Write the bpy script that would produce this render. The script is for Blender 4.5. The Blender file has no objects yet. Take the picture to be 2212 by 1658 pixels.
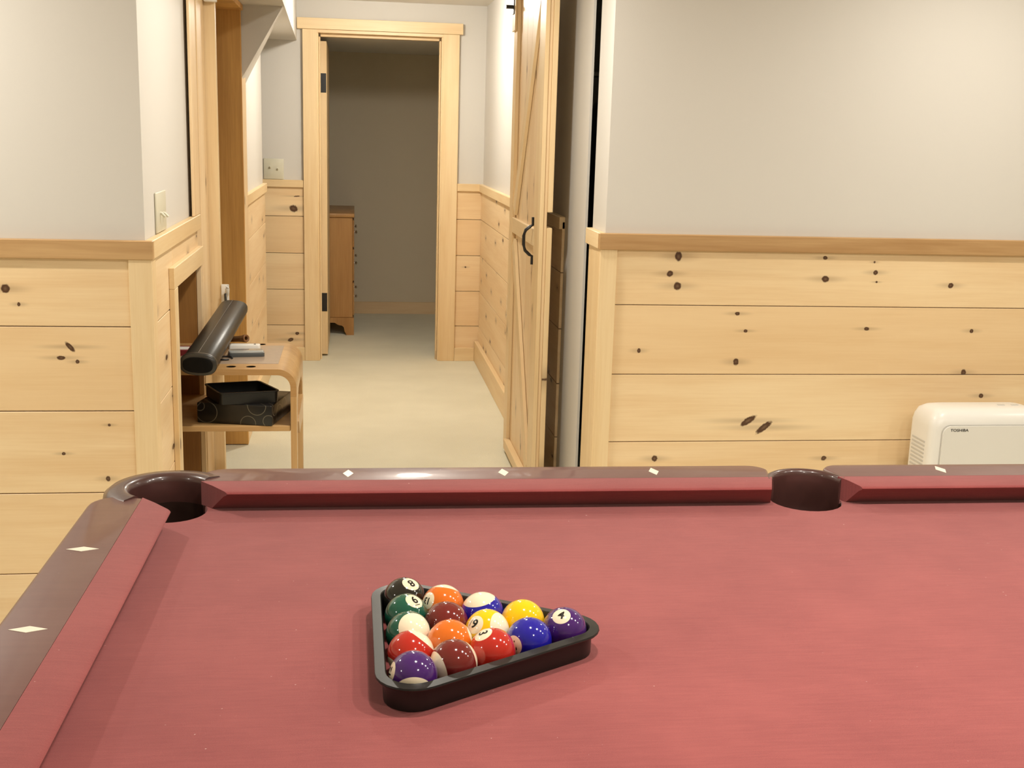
import bpy, bmesh, math, random
from mathutils import Vector, Matrix
random.seed(7)
sc = bpy.context.scene
col = sc.collection
R2D = math.radians

# ------------------------------------------------------------------ camera
cam_d = bpy.data.cameras.new('camera')
cam_d.sensor_width = 36.0
cam_d.lens = 41.21
cam_d.clip_start = 0.05
cam_d.clip_end = 60
cam = bpy.data.objects.new('camera', cam_d)
col.objects.link(cam)
YAW, PITCH, ROLL = R2D(7.871), R2D(12.0774), R2D(1.6582)
fwd = Vector((math.sin(YAW) * math.cos(PITCH), math.cos(YAW) * math.cos(PITCH), -math.sin(PITCH)))
rgt = Vector((math.cos(YAW), -math.sin(YAW), 0))
upv = rgt.cross(fwd)
r2 = rgt * math.cos(ROLL) + upv * math.sin(ROLL)
u2 = -rgt * math.sin(ROLL) + upv * math.cos(ROLL)
CAM = Vector((0.29015, -1.94480, 1.43583))
m = Matrix((r2, u2, -fwd)).transposed().to_4x4()
m.translation = CAM
cam.matrix_world = m
sc.camera = cam
CR, CU, CB = r2.copy(), u2.copy(), -fwd      # camera right / up / towards viewer

# ------------------------------------------------------------------ world, exposure
w = bpy.data.worlds.new('world')
sc.world = w
w.use_nodes = True
w.node_tree.nodes['Background'].inputs[0].default_value = (1.0, 0.86, 0.68, 1)
w.node_tree.nodes['Background'].inputs[1].default_value = 0.02
vs = sc.view_settings
vs.view_transform = 'Standard'
vs.look = 'None'
vs.gamma = 1.0
vs.use_curve_mapping = False
vs.exposure = 0.0

CEIL = 2.18
LIGHT_COL = (1.0, 0.945, 0.845)
# ceiling can lights: x, y, watts
CANS = [(0.60, -0.66, 13), (1.35, -0.70, 13), (2.05, -0.70, 12), (3.00, -0.75, 11),
        (1.00, -1.80, 10), (-2.00, -1.40, 11), (-1.20, 0.80, 22), (0.50, 1.70, 18),
        (2.35, 1.22, 11.0), (3.80, 1.20, 9)]
HALL = (0.485, 4.32, 165.0)      # flush dome lamp in the hall: x, y, radiance

# ------------------------------------------------------------------ helpers
def wmat(o):
    mb = o.matrix_basis.copy()
    if o.parent:
        return wmat(o.parent) @ o.matrix_parent_inverse @ mb
    return mb

def tag(o, label=None, cat=None, group=None, kind=None):
    if label: o['label'] = label
    if cat: o['category'] = cat
    if group: o['group'] = group
    if kind: o['kind'] = kind
    return o

def put(name, me, mat=None, parent=None, local=False):
    o = bpy.data.objects.new(name, me)
    col.objects.link(o)
    if mat is not None and len(me.materials) == 0:
        me.materials.append(mat)
    if parent is not None:
        o.parent = parent
        if not local:
            o.matrix_parent_inverse = wmat(parent).inverted()
    return o

def empty(name, loc=(0, 0, 0), rz=0.0):
    o = bpy.data.objects.new(name, None)
    o.location = loc
    o.rotation_euler = (0, 0, rz)
    o.empty_display_size = 0.05
    col.objects.link(o)
    return o

def smooth(me, ang=40):
    for p in me.polygons:
        p.use_smooth = True
    me.set_sharp_from_angle(angle=R2D(ang))

def bm_done(bm, name, sm=None):
    bmesh.ops.recalc_face_normals(bm, faces=bm.faces)
    me = bpy.data.meshes.new(name)
    bm.to_mesh(me)
    bm.free()
    if sm: smooth(me, sm)
    return me

def bm_box(bm, x0, x1, y0, y1, z0, z1):
    v = [bm.verts.new(p) for p in ((x0, y0, z0), (x1, y0, z0), (x1, y1, z0), (x0, y1, z0),
                                   (x0, y0, z1), (x1, y0, z1), (x1, y1, z1), (x0, y1, z1))]
    for f in ((0, 3, 2, 1), (4, 5, 6, 7), (0, 1, 5, 4), (1, 2, 6, 5), (2, 3, 7, 6), (3, 0, 4, 7)):
        bm.faces.new([v[i] for i in f])

def box(name, b, mat, parent=None, bev=0.0015, seg=1, local=False):
    """box from world (or parent-local) bounds; origin at the centre of its base"""
    x0, x1, y0, y1, z0, z1 = b
    cx, cy, cz = (x0 + x1) / 2, (y0 + y1) / 2, (z0 + z1) / 2
    bm = bmesh.new()
    bm_box(bm, x0 - cx, x1 - cx, y0 - cy, y1 - cy, z0 - cz, z1 - cz)
    if bev:
        bmesh.ops.bevel(bm, geom=list(bm.edges), offset=bev, segments=seg, affect='EDGES', profile=0.5)
    me = bm_done(bm, name, 50 if seg > 1 else None)
    o = put(name, me, mat, parent, local)
    o.location = (cx, cy, cz)
    return o

def multi_box(name, bs, mat, parent=None):
    bm = bmesh.new()
    for b in bs:
        bm_box(bm, *b)
    return put(name, bm_done(bm, name), mat, parent)

def struct(o):
    o['kind'] = 'structure'
    return o

def prism(name, pts, z0, z1, mat, parent=None, bev=0.0, seg=2, sm=40, local=True, top_only=True, axis='z', skip_first=False):
    """extruded outline.  axis z: pts are (x,y); axis y: pts are (x,z) extruded over y; axis x: pts are (y,z)"""
    bm = bmesh.new()
    def P(a, b, h):
        return {'z': (a, b, h), 'y': (a, h, b), 'x': (h, a, b)}[axis]
    lo = [bm.verts.new(P(a, b, z0)) for a, b in pts]
    hi = [bm.verts.new(P(a, b, z1)) for a, b in pts]
    n = len(pts)
    bm.faces.new(lo[::-1])
    top = bm.faces.new(hi)
    for i in range(n):
        j = (i + 1) % n
        bm.faces.new((lo[i], lo[j], hi[j], hi[i]))
    bmesh.ops.recalc_face_normals(bm, faces=bm.faces)
    if bev:
        g = list(top.edges) if top_only else list(bm.edges)
        if skip_first:
            g = [e for e in g if set(e.verts) != {hi[0], hi[1]}]
        bmesh.ops.bevel(bm, geom=g, offset=bev, segments=seg, affect='EDGES', profile=0.5)
    return put(name, bm_done(bm, name, sm), mat, parent, local)

def loft(name, rings, mat, parent=None, closed=True, caps=True, sm=40, local=True):
    """rings: list of equally long point lists; consecutive rings are bridged"""
    bm = bmesh.new()
    vs_ = [[bm.verts.new(p) for p in r] for r in rings]
    k = len(rings[0])
    for a, b in zip(vs_[:-1], vs_[1:]):
        for i in range(k if closed else k - 1):
            j = (i + 1) % k
            bm.faces.new((a[i], a[j], b[j], b[i]))
    if caps and closed:
        bm.faces.new(vs_[0][::-1])
        bm.faces.new(vs_[-1])
    return put(name, bm_done(bm, name, sm), mat, parent, local)

def tube(name, path, rad, mat, parent=None, n=12, sm=60, local=False, flat=1.0):
    """round bar along a list of points; rad number or list"""
    path = [Vector(p) for p in path]
    rings = []
    up = Vector((0, 0, 1))
    for i, p in enumerate(path):
        d = (path[min(i + 1, len(path) - 1)] - path[max(i - 1, 0)]).normalized()
        u = up if abs(d.dot(up)) < 0.95 else Vector((0, 1, 0))
        a = d.cross(u).normalized()
        b = a.cross(d).normalized()
        r = rad[i] if isinstance(rad, (list, tuple)) else rad
        rings.append([p + a * r * math.cos(t) + b * r * flat * math.sin(t)
                      for t in (2 * math.pi * q / n for q in range(n))])
    return loft(name, rings, mat, parent, sm=sm, local=local)

def lathe(name, prof, mat, parent=None, n=24, sm=50, local=True, loc=None):
    bm = bmesh.new()
    rows = []
    for r, z in prof:
        if r < 1e-6:
            rows.append([bm.verts.new((0, 0, z))])
        else:
            rows.append([bm.verts.new((r * math.cos(2 * math.pi * i / n), r * math.sin(2 * math.pi * i / n), z)) for i in range(n)])
    for a, b in zip(rows[:-1], rows[1:]):
        for i in range(n):
            j = (i + 1) % n
            if len(a) == 1 and len(b) > 1: bm.faces.new((a[0], b[i], b[j]))
            elif len(b) == 1 and len(a) > 1: bm.faces.new((a[i], a[j], b[0]))
            elif len(a) > 1: bm.faces.new((a[i], a[j], b[j], b[i]))
    o = put(name, bm_done(bm, name, sm), mat, parent, local)
    if loc: o.location = loc
    return o

def arc(cx, cy, r, a0, a1, n):
    return [(cx + r * math.cos(R2D(a0 + (a1 - a0) * i / n)), cy + r * math.sin(R2D(a0 + (a1 - a0) * i / n))) for i in range(n + 1)]

def rounded_rect(x0, x1, y0, y1, r, n=5):
    p = []
    for cx, cy, a in ((x1 - r, y1 - r, 0), (x0 + r, y1 - r, 90), (x0 + r, y0 + r, 180), (x1 - r, y0 + r, 270)):
        p += arc(cx, cy, r, a, a + 90, n)
    return p

# ------------------------------------------------------------------ materials
class N:
    def __init__(s, name):
        s.m = bpy.data.materials.new(name)
        s.m.use_nodes = True
        s.t = s.m.node_tree
        s.b = s.t.nodes['Principled BSDF']
    def n(s, typ, **kw):
        x = s.t.nodes.new(typ)
        for k, v in kw.items(): setattr(x, k, v)
        return x
    def l(s, a, b): s.t.links.new(a, b)
    def sock(s, x, v):
        if isinstance(v, (int, float)): x.default_value = v
        elif isinstance(v, (tuple, list)): x.default_value = v
        else: s.l(v, x)
    def math(s, op, a, b=0.0, c=None, clamp=False):
        x = s.n('ShaderNodeMath', operation=op, use_clamp=clamp)
        s.sock(x.inputs[0], a); s.sock(x.inputs[1], b)
        if c is not None: s.sock(x.inputs[2], c)
        return x.outputs[0]
    def vmath(s, op, a, b):
        x = s.n('ShaderNodeVectorMath', operation=op)
        s.sock(x.inputs[0], a); s.sock(x.inputs[1], b)
        return x
    def comb(s, a, b, c):
        x = s.n('ShaderNodeCombineXYZ')
        for i, v in enumerate((a, b, c)): s.sock(x.inputs[i], v)
        return x.outputs[0]
    def noise(s, vec, scale, detail=3, rough=0.55, dist=0.0):
        x = s.n('ShaderNodeTexNoise')
        if vec is not None: s.l(vec, x.inputs['Vector'])
        x.inputs['Scale'].default_value = scale
        x.inputs['Detail'].default_value = detail
        x.inputs['Roughness'].default_value = rough
        x.inputs['Distortion'].default_value = dist
        return x.outputs['Fac']
    def mapr(s, v, a, b, c=0.0, d=1.0, smooth=True):
        x = s.n('ShaderNodeMapRange', interpolation_type='SMOOTHSTEP' if smooth else 'LINEAR')
        s.sock(x.inputs['Value'], v)
        for k, q in zip(('From Min', 'From Max', 'To Min', 'To Max'), (a, b, c, d)): s.sock(x.inputs[k], q)
        return x.outputs[0]
    def mix(s, f, a, b):
        x = s.n('ShaderNodeMix', data_type='RGBA')
        s.sock(x.inputs[0], f)
        s.sock(x.inputs[6], a if not isinstance(a, tuple) else (*a[:3], 1))
        s.sock(x.inputs[7], b if not isinstance(b, tuple) else (*b[:3], 1))
        return x.outputs[2]
    def set(s, **kw):
        names = {'base': 'Base Color', 'rough': 'Roughness', 'metal': 'Metallic', 'coat': 'Coat Weight', 'coat_rough': 'Coat Roughness',
                 'spec': 'Specular IOR Level', 'sheen': 'Sheen Weight', 'normal': 'Normal'}
        for k, v in kw.items():
            i = s.b.inputs[names[k]]
            if isinstance(v, tuple): i.default_value = (*v[:3], 1)
            else: s.sock(i, v)
        return s
    def bump(s, h, strength=0.3, dist=0.002):
        x = s.n('ShaderNodeBump')
        x.inputs['Strength'].default_value = strength
        x.inputs['Distance'].default_value = dist
        s.l(h, x.inputs['Height'])
        s.l(x.outputs[0], s.b.inputs['Normal'])
    def obj(s):
        return s.n('ShaderNodeTexCoord').outputs['Object']

def plain(name, c, rough=0.5, var=0.06, scale=30, **kw):
    g = N(name)
    f = g.noise(g.obj(), scale, 4)
    lo = tuple(x * (1 - var) for x in c); hi = tuple(min(1, x * (1 + var)) for x in c)
    g.set(base=g.mix(f, lo, hi), rough=rough, **kw)
    return g.m

def wood(name, along, cross, light, dark, knots=(), rk=0.0, rough=0.42, grain=1.0, coat=0.0, kcol=(0.085, 0.035, 0.014), streak=0.5):
    """boards: grain runs along one local axis; knots (a, b, ra, rb, degrees) in board-local metres"""
    g = N(name)
    sp = g.n('ShaderNodeSeparateXYZ')
    g.l(g.obj(), sp.inputs[0])
    S = {'x': sp.outputs[0], 'y': sp.outputs[1], 'z': sp.outputs[2]}
    other = ({'x', 'y', 'z'} - {along, cross}).pop()
    A, B, D = S[along], S[cross], S[other]
    rnd = g.math('MULTIPLY', g.n('ShaderNodeObjectInfo').outputs['Random'], 41.0)
    Ar = g.math('ADD', A, rnd)
    def vec(sa, sb):
        return g.comb(g.math('MULTIPLY', Ar, sa), g.math('MULTIPLY', B, sb), g.math('MULTIPLY', g.math('ADD', D, rnd), sb))
    f1 = g.noise(vec(1.1, 15 * grain), 1.0, 5, 0.6, 0.5)
    f2 = g.noise(vec(0.7, 4.5), 1.0, 2, 0.5, 0.8)
    f3 = g.noise(vec(5, 150), 1.0, 3, 0.6)
    f = g.math('ADD', g.math('MULTIPLY', f1, streak), g.math('ADD', g.math('MULTIPLY', f2, 0.75 - streak / 2), g.math('MULTIPLY', f3, 0.25 - 0.0)))
    f = g.mapr(f, 0.40, 0.86)
    c = g.mix(f, light, dark)
    km = None
    if rk > 0:
        v = g.n('ShaderNodeTexVoronoi', voronoi_dimensions='2D')
        g.l(g.comb(g.math('MULTIPLY', Ar, 3.0), g.math('ADD', g.math('MULTIPLY', B, 7.0), rnd), 0.0), v.inputs['Vector'])
        v.inputs['Scale'].default_value = 1.0
        cs = g.n('ShaderNodeSeparateColor')
        g.l(v.outputs['Color'], cs.inputs[0])
        wob = g.math('ADD', v.outputs['Distance'], g.math('MULTIPLY', g.math('SUBTRACT', g.noise(g.obj(), 90, 2), 0.5), 0.03))
        k1 = g.mapr(wob, g.math('MULTIPLY', cs.outputs[1], 0.05), g.math('ADD', g.math('MULTIPLY', cs.outputs[1], 0.05), 0.03), 1.0, 0.0)
        gate = g.math('GREATER_THAN', cs.outputs[0], 1 - rk)
        km = g.math('MULTIPLY', k1, gate)
        halo = g.math('MULTIPLY', g.mapr(wob, 0.0, 0.22, 0.35, 0.0), gate)
        km = g.math('MAXIMUM', km, halo)
    for (a, b, ra, rb, an) in knots:
        da = g.math('SUBTRACT', A, a); db = g.math('SUBTRACT', B, b)
        ca, sa = math.cos(R2D(an)), math.sin(R2D(an))
        p = g.math('ADD', g.math('MULTIPLY', da, ca / ra), g.math('MULTIPLY', db, sa / ra))
        q = g.math('ADD', g.math('MULTIPLY', da, -sa / rb), g.math('MULTIPLY', db, ca / rb))
        d = g.math('SQRT', g.math('ADD', g.math('MULTIPLY', p, p), g.math('MULTIPLY', q, q)))
        d = g.math('ADD', d, g.math('MULTIPLY', g.math('SUBTRACT', g.noise(g.obj(), 130, 2), 0.5), 0.5))
        k1 = g.mapr(d, 0.72, 1.12, 1.0, 0.0)
        k1 = g.math('SUBTRACT', k1, g.mapr(d, 0.0, 0.6, 0.10, 0.0))
        ha = g.math('DIVIDE', da, ra * 7.0); hb = g.math('DIVIDE', db, rb * 1.5)
        h = g.math('SQRT', g.math('ADD', g.math('MULTIPLY', ha, ha), g.math('MULTIPLY', hb, hb)))
        k1 = g.math('MAXIMUM', k1, g.mapr(h, 0.0, 1.0, 0.30, 0.0))
        km = k1 if km is None else g.math('MAXIMUM', km, k1)
    if km is not None:
        c = g.mix(km, c, kcol)
    g.set(base=c, rough=rough, coat=coat, coat_rough=0.2)
    g.bump(f3, 0.12, 0.001)
    return g.m

PL, PD = (0.91, 0.71, 0.455), (0.78, 0.54, 0.29)      # pine
TL, TD = (0.88, 0.69, 0.42), (0.76, 0.535, 0.275)      # lighter trim pine
PINE = {}
def pine(al, cr, rk=0.25, t=False):
    k = (al, cr, rk, t)
    if k not in PINE:
        PINE[k] = wood('pine_%s%s_%d_%d' % (al, cr, int(rk * 100), t), al, cr, TL if t else PL, TD if t else PD, rk=rk)
    return PINE[k]

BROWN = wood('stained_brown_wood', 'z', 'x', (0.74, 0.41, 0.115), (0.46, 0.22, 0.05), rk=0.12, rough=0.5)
NICHE_SHADED = wood('niche_shaded_brown_wood', 'z', 'x', (0.42, 0.20, 0.05), (0.25, 0.11, 0.025), rk=0.1, rough=0.5)  # brown stain, darkened to stand in for the niche's lack of light
OAK_X = wood('oak_along_x', 'x', 'y', (0.64, 0.41, 0.18), (0.44, 0.24, 0.085), rough=0.3, grain=1.6, coat=0.2)
OAK_Z = wood('oak_along_z', 'z', 'y', (0.64, 0.41, 0.18), (0.44, 0.24, 0.085), rough=0.3, grain=1.6, coat=0.2)
DRESS = wood('dresser_wood', 'z', 'x', (0.60, 0.33, 0.12), (0.40, 0.19, 0.055), rough=0.35, grain=0.5)

def paint(name, c, bump=0.10):
    g = N(name)
    o = g.obj()
    f = g.noise(o, 3, 3)
    g.set(base=g.mix(f, tuple(x * 0.985 for x in c), c), rough=0.62, spec=0.35)
    g.bump(g.noise(o, 220, 3, 0.6), bump, 0.001)
    return g.m
WALL = paint('wall_paint', (0.675, 0.645, 0.595))
TAN = paint('back_room_paint', (0.74, 0.65, 0.49))
CEILM = paint('ceiling_paint', (0.80, 0.77, 0.72))

def carpet():
    g = N('carpet')
    o = g.obj()
    a = g.noise(o, 260, 4, 0.7); b = g.noise(o, 2.2, 3)
    f = g.math('ADD', g.math('MULTIPLY', a, 0.7), g.math('MULTIPLY', b, 0.5))
    g.set(base=g.mix(g.mapr(f, 0.35, 0.85), (0.74, 0.70, 0.53), (0.90, 0.86, 0.68)), rough=0.95, spec=0.1, sheen=0.2)
    g.bump(a, 0.6, 0.004)
    return g.m
CARPET = carpet()

def felt():
    g = N('table_cloth_red')
    o = g.obj()
    a = g.noise(o, 900, 3, 0.7); b = g.noise(o, 5, 4, 0.6); s = g.noise(g.vmath('MULTIPLY', o, (1.0, 14.0, 1.0)).outputs[0], 22, 3)
    f = g.math('ADD', g.math('MULTIPLY', a, 0.45), g.math('ADD', g.math('MULTIPLY', b, 0.4), g.math('MULTIPLY', s, 0.25)))
    c = g.mix(g.mapr(f, 0.36, 0.76), (0.215, 0.044, 0.044), (0.305, 0.072, 0.068))
    lint = g.mapr(g.noise(o, 170, 1), 0.80, 0.84)
    c = g.mix(g.math('MULTIPLY', lint, 0.5), c, (0.75, 0.55, 0.5))
    g.set(base=c, rough=0.95, spec=0.15, sheen=0.25)
    g.bump(a, 0.35, 0.0008)
    return g.m
FELT = felt()

def rail_mat():
    g = N('mahogany_rail_laminate')
    o = g.obj()
    a = g.noise(g.vmath('MULTIPLY', o, (1, 8, 1)).outputs[0], 9, 5, 0.6)
    c = g.mix(a, (0.105, 0.038, 0.032), (0.150, 0.060, 0.050))
    dust = g.mapr(g.noise(o, 4, 3, 0.5), 0.45, 0.95)
    speck = g.mapr(g.noise(o, 120, 1), 0.80, 0.84)
    c = g.mix(g.math('MULTIPLY', dust, 0.22), c, (0.36, 0.28, 0.24))
    c = g.mix(g.math('MULTIPLY', speck, 0.6), c, (0.6, 0.5, 0.42))
    g.set(base=c, rough=g.mapr(g.noise(o, 6, 4), 0.3, 0.8, 0.34, 0.44), coat=0.30, coat_rough=0.07)
    return g.m
RAIL = rail_mat()
CAST = plain('pocket_casting_brown', (0.065, 0.026, 0.022), 0.32, 0.2, 12, coat=0.5, coat_rough=0.10)
LINER = plain('pocket_liner_brown', (0.022, 0.011, 0.008), 0.3, 0.2, 20)
PEARL = plain('pearl_inlay', (0.80, 0.74, 0.60), 0.3, 0.08, 60)
BLACKP = plain('black_plastic', (0.0095, 0.009, 0.008), 0.36, 0.2, 60)
BLACKM = plain('black_iron', (0.012, 0.011, 0.011), 0.4, 0.2, 60)
IVORY = plain('ivory_plastic', (0.66, 0.63, 0.50), 0.4, 0.03)
WHITEP = plain('white_plastic', (0.83, 0.81, 0.76), 0.32, 0.015, 8)
SEAMM = plain('grey_seam', (0.58, 0.56, 0.52), 0.5, 0.02)
LEATHER = plain('black_vinyl', (0.020, 0.018, 0.014), 0.36, 0.35, 220)
CHROME = plain('nickel', (0.75, 0.73, 0.70), 0.3, 0.05, metal=1.0)

# ------------------------------------------------------------------ setting: floor, walls, ceiling
struct(multi_box('floor', [(-3.2, 5.0, -4.5, 7.45, -0.08, 0.0)], CARPET))
struct(multi_box('ceiling', [(-3.2, 5.0, -4.5, 5.43, CEIL, CEIL + 0.08)], CEILM))
struct(multi_box('ceiling_back_room', [(-1.6, 1.9, 5.552, 7.45, 2.0, 2.08)], CEILM))
XL, YL = -0.280, 1.402       # painted corner of the wall before the hall
XR, YR = 1.126, 1.922
wl = struct(multi_box('wall_left', [(-3.2, XL, YL, 1.52, 0, CEIL)], WALL))
wr = struct(multi_box('wall_right', [(XR, 5.0, YR, 2.14, 0, CEIL)], WALL))
wlr = struct(multi_box('wall_hall_return', [(-0.36, XL, 1.52, 1.785, 0, CEIL), (-0.36, XL, 1.785, 2.42, 0.955, CEIL), (-0.36, XL, 2.42, 2.66, 0, CEIL)], WALL))
whl = struct(multi_box('wall_hall_left', [(-0.345, -0.222, 3.40, 4.93, 0, 1.94)], WALL))
whr = struct(multi_box('wall_hall_right', [(1.118, 1.127, 2.240, 3.20, 0, CEIL), (1.092, 1.262, 3.20, 5.43, 0, CEIL)], WALL))
YF = 5.43
wf = struct(multi_box('wall_hall_end', [(-1.6, 0.062, YF, YF + 0.12, 0, CEIL), (0.838, 1.9, YF, YF + 0.12, 0, CEIL), (0.062, 0.838, YF, YF + 0.12, 2.006, CEIL)], WALL))
struct(multi_box('wall_back_room_end', [(-1.6, 1.9, 7.37, 7.47, 0, 2.0)], TAN))
struct(multi_box('wall_back_room_left', [(-1.7, -1.6, 5.43, 7.47, 0, 2.0)], TAN))
struct(multi_box('wall_back_room_right', [(1.9, 2.0, 5.43, 7.47, 0, 2.0)], TAN))
struct(multi_box('wall_side_left', [(-1.7, -1.6, 1.52, 5.43, 0, CEIL)], WALL))
struct(multi_box('wall_room_back', [(-3.2, 5.0, -4.6, -4.5, 0, CEIL)], WALL))
struct(multi_box('wall_room_left', [(-3.3, -3.2, -4.6, 1.52, 0, CEIL)], WALL))
struct(multi_box('wall_room_right', [(5.0, 5.1, -4.6, 2.15, 0, CEIL)], WALL))
struct(multi_box('wall_closet_end', [(1.262, 3.2, 4.2, 4.3, 0, CEIL)], WALL))
struct(multi_box('wall_closet_right', [(3.2, 3.3, 2.15, 4.3, 0, CEIL)], WALL))

# boxed soffit over the hall's side opening, with its sloped gusset
bm = bmesh.new()
sv = [(-1.6, 2.5), (0.015, 2.5), (-0.047, 5.43), (-1.6, 5.43)]
lo = [bm.verts.new((x, y, 1.94)) for x, y in sv]; hi = [bm.verts.new((x, y, CEIL)) for x, y in sv]
bm.faces.new(lo[::-1]); bm.faces.new(hi)
for i in range(4): bm.faces.new((lo[i], lo[(i + 1) % 4], hi[(i + 1) % 4], hi[i]))
soff = struct(put('wall_soffit', bm_done(bm, 'wall_soffit'), WALL))
bm = bmesh.new()
f_ = [bm.verts.new(p) for p in ((-0.34, 3.41, 1.94), (-0.012, 3.41, 1.94), (-0.168, 3.41, 1.672), (-0.34, 3.41, 1.40))]
b_ = [bm.verts.new(p) for p in ((-0.34, 3.52, 1.94), (-0.008, 3.44, 1.94), (-0.200, 3.84, 1.650), (-0.34, 3.90, 1.38))]
bm.faces.new(f_); bm.faces.new(b_[::-1])
for i in range(4): bm.faces.new((f_[i], f_[(i + 1) % 4], b_[(i + 1) % 4], b_[i]))
put('gusset', bm_done(bm, 'gusset'), WALL, soff)

# ---- wainscot planks (each a part of its wall)
KR = [(1.379, 1.044, .014, .017, 0), (1.353, .985, .012, .011, 0), (1.382, .943, .015, .014, 0), (1.899, 1.046, .009, .007, 0),
      (1.906, .973, .0145, .012, 0), (2.086, .998, .0095, .009, 0), (2.079, 1.034, .004, .004, 0), (2.093, .965, .0045, .004, 0),
      (2.368, .956, .011, .010, 20), (1.600, .850, .010, .007, 0), (1.633, .790, .008, .006, 0), (1.259, .719, .007, .009, 0),
      (1.606, .681, .011, .013, 0), (2.072, .800, .0105, .007, 0), (2.465, .795, .008, .008, 0), (2.452, .644, .0105, .013, 0),
      (2.529, .559, .010, .009, -30), (1.665, .470, .034, .012, 33), (1.725, .446, .036, .012, 38), (1.335, .335, .0117, .0117, 0),
      (1.956, .331, .011, .009, 30), (3.05, .98, .012, .012, 0), (3.4, .55, .014, .01, 20)]
KL = [(-.653, .981, .013, .013, 0), (-.620, .938, .005, .006, 0), (-.491, .820, .018, .007, -48), (-.516, .789, .0125, .0065, 0),
      (-.473, .778, .006, .006, 0), (-.395, .596, .0045, .0045, 0), (-.523, .513, .006, .005, 0), (-.405, .438, .007, .009, 0),
      (-.95, .72, .012, .01, 0), (-1.3, .5, .01, .01, 0)]
ROWS = [(0.0, 0.155), (0.155, 0.3965), (0.3965, 0.6365), (0.6365, 0.877), (0.877, 1.10)]
ROWF = [(0.0, 0.223), (0.223, 0.447), (0.447, 0.672), (0.672, 0.898), (0.898, 1.10)]
GAP = 0.0016
def planks_x(wall, x0, x1, yface, yback, rows, kn=(), rk=0.0):
    for i, (z0, z1) in enumerate(rows):
        cx, cz = (x0 + x1) / 2, (z0 + z1) / 2
        ks = [(a - cx, b - cz, ra, rb, an) for a, b, ra, rb, an in kn if z0 <= b < z1 and x0 < a < x1]
        mt = wood('pine_knotty', 'x', 'z', tuple(c * s for c, s in zip(PL, ((1, 1, 1), (.98, .96, .92), (1.0, 1.0, .97), (.95, .90, .82), (1.0, .99, .94))[i])), PD, ks, rk)
        box('plank', (x0, x1, yface, yback, z0 + GAP, z1 - GAP), mt, wall, 0.0012)
def planks_y(wall, y0, y1, xa, xb, rows, rk=0.5):
    for z0, z1 in rows:
        box('plank', (xa, xb, y0, y1, z0 + GAP, z1 - GAP), pine('y', 'z', rk), wall, 0.0012)
planks_x(wl, -3.2, -0.322, 1.394, YL, ROWS, KL)
planks_x(wr, 1.166, 5.0, 1.914, YR, ROWS, KR)
# corner boards
box('corner_board', (-0.324, -0.2615, 1.3835, 1.4015, 0, 1.072), pine('z', 'x', 0, True), wl)
box('corner_board', (-0.2795, -0.2615, 1.402, 1.452, 0, 1.072), pine('z', 'y', 0, True), wlr)
box('corner_board', (1.1075, 1.166, 1.9035, 1.9215, 0, 1.07), pine('z', 'x', 0, True), wr)
box('corner_board', (1.1075, 1.1255, 1.922, 1.985, 0, 1.07), pine('z', 'y', 0, True), wr)
box('corner_board', (1.1095, 1.1255, 1.990, 2.06, 0, 1.07), pine('z', 'y', 0, True), wr)
box('corner_board', (1.1125, 1.1255, 2.066, 2.125, 0, 1.07), pine('z', 'y', 0, True), wr)
# return wall planks round the niche
for z0, z1 in ROWS:
    box('plank', (-0.2795, -0.268, 1.454, 1.80, z0 + GAP, min(z1, 1.10) - GAP), pine('y', 'z', 0.5), wlr, 0.0012)
box('plank', (-0.2795, -0.268, 1.803, 2.415, 0.952, 1.09), pine('y', 'z', 0.5), wlr, 0.0012)
planks_y(whl, 3.60, 4.93, -0.2215, -0.210, ROWF)
planks_y(whr, 3.21, 5.41, 1.080, 1.0915, ROWF, 0.8)
planks_y(whr, 2.64, 3.199, 1.106, 1.1175, ROWF, 0.9)
planks_x(wf, -1.55, -0.012, 5.418, 5.4295, ROWF, [(-.075, .945, .028, .022, -20), (-.055, 1.02, .02, .004, 5), (-.10, .13, .02, .012, 20), (-.06, .17, .014, .010, 0)], 0.25)
planks_x(wf, 0.925, 1.0915, 5.418, 5.4295, ROWF, [(.99, .60, .006, .006, 0)], 0.0)

# chair rails
RAILW = wood('chair_rail_tan', 'x', 'z', (0.61, 0.39, 0.185), (0.40, 0.22, 0.085), rk=0.15, grain=0.8)
def rail_bar(name, b, al, cr, tone=True):
    o = box(name, b, pine(al, cr, 0.12, True) if tone else RAILW, None, 0.002)
    return struct(o)
rail_bar('trim_1', (-3.2, -0.2564, 1.3780, 1.4018, 1.066, 1.118), 'x', 'z', False)
rail_bar('trim_2', (-0.2798, -0.2560, 1.402, 2.42, 1.066, 1.1185), 'y', 'z')
rail_bar('trim_3', (1.1015, 5.0, 1.897, 1.9218, 1.064, 1.118), 'x', 'z', False)
rail_bar('trim_4', (1.1010, 1.1258, 1.922, 2.138, 1.064, 1.1185), 'y', 'z')
rail_bar('trim_5', (-0.2218, -0.198, 3.60, 4.945, 1.07, 1.118), 'y', 'z')
rail_bar('trim_6', (1.066, 1.0918, 3.21, 5.404, 1.07, 1.118), 'y', 'z')
rail_bar('trim_7', (-1.55, -0.013, 5.4045, 5.4298, 1.074, 1.118), 'x', 'z')
rail_bar('trim_8', (0.927, 1.0918, 5.4045, 5.4298, 1.072, 1.118), 'x', 'z')
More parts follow.
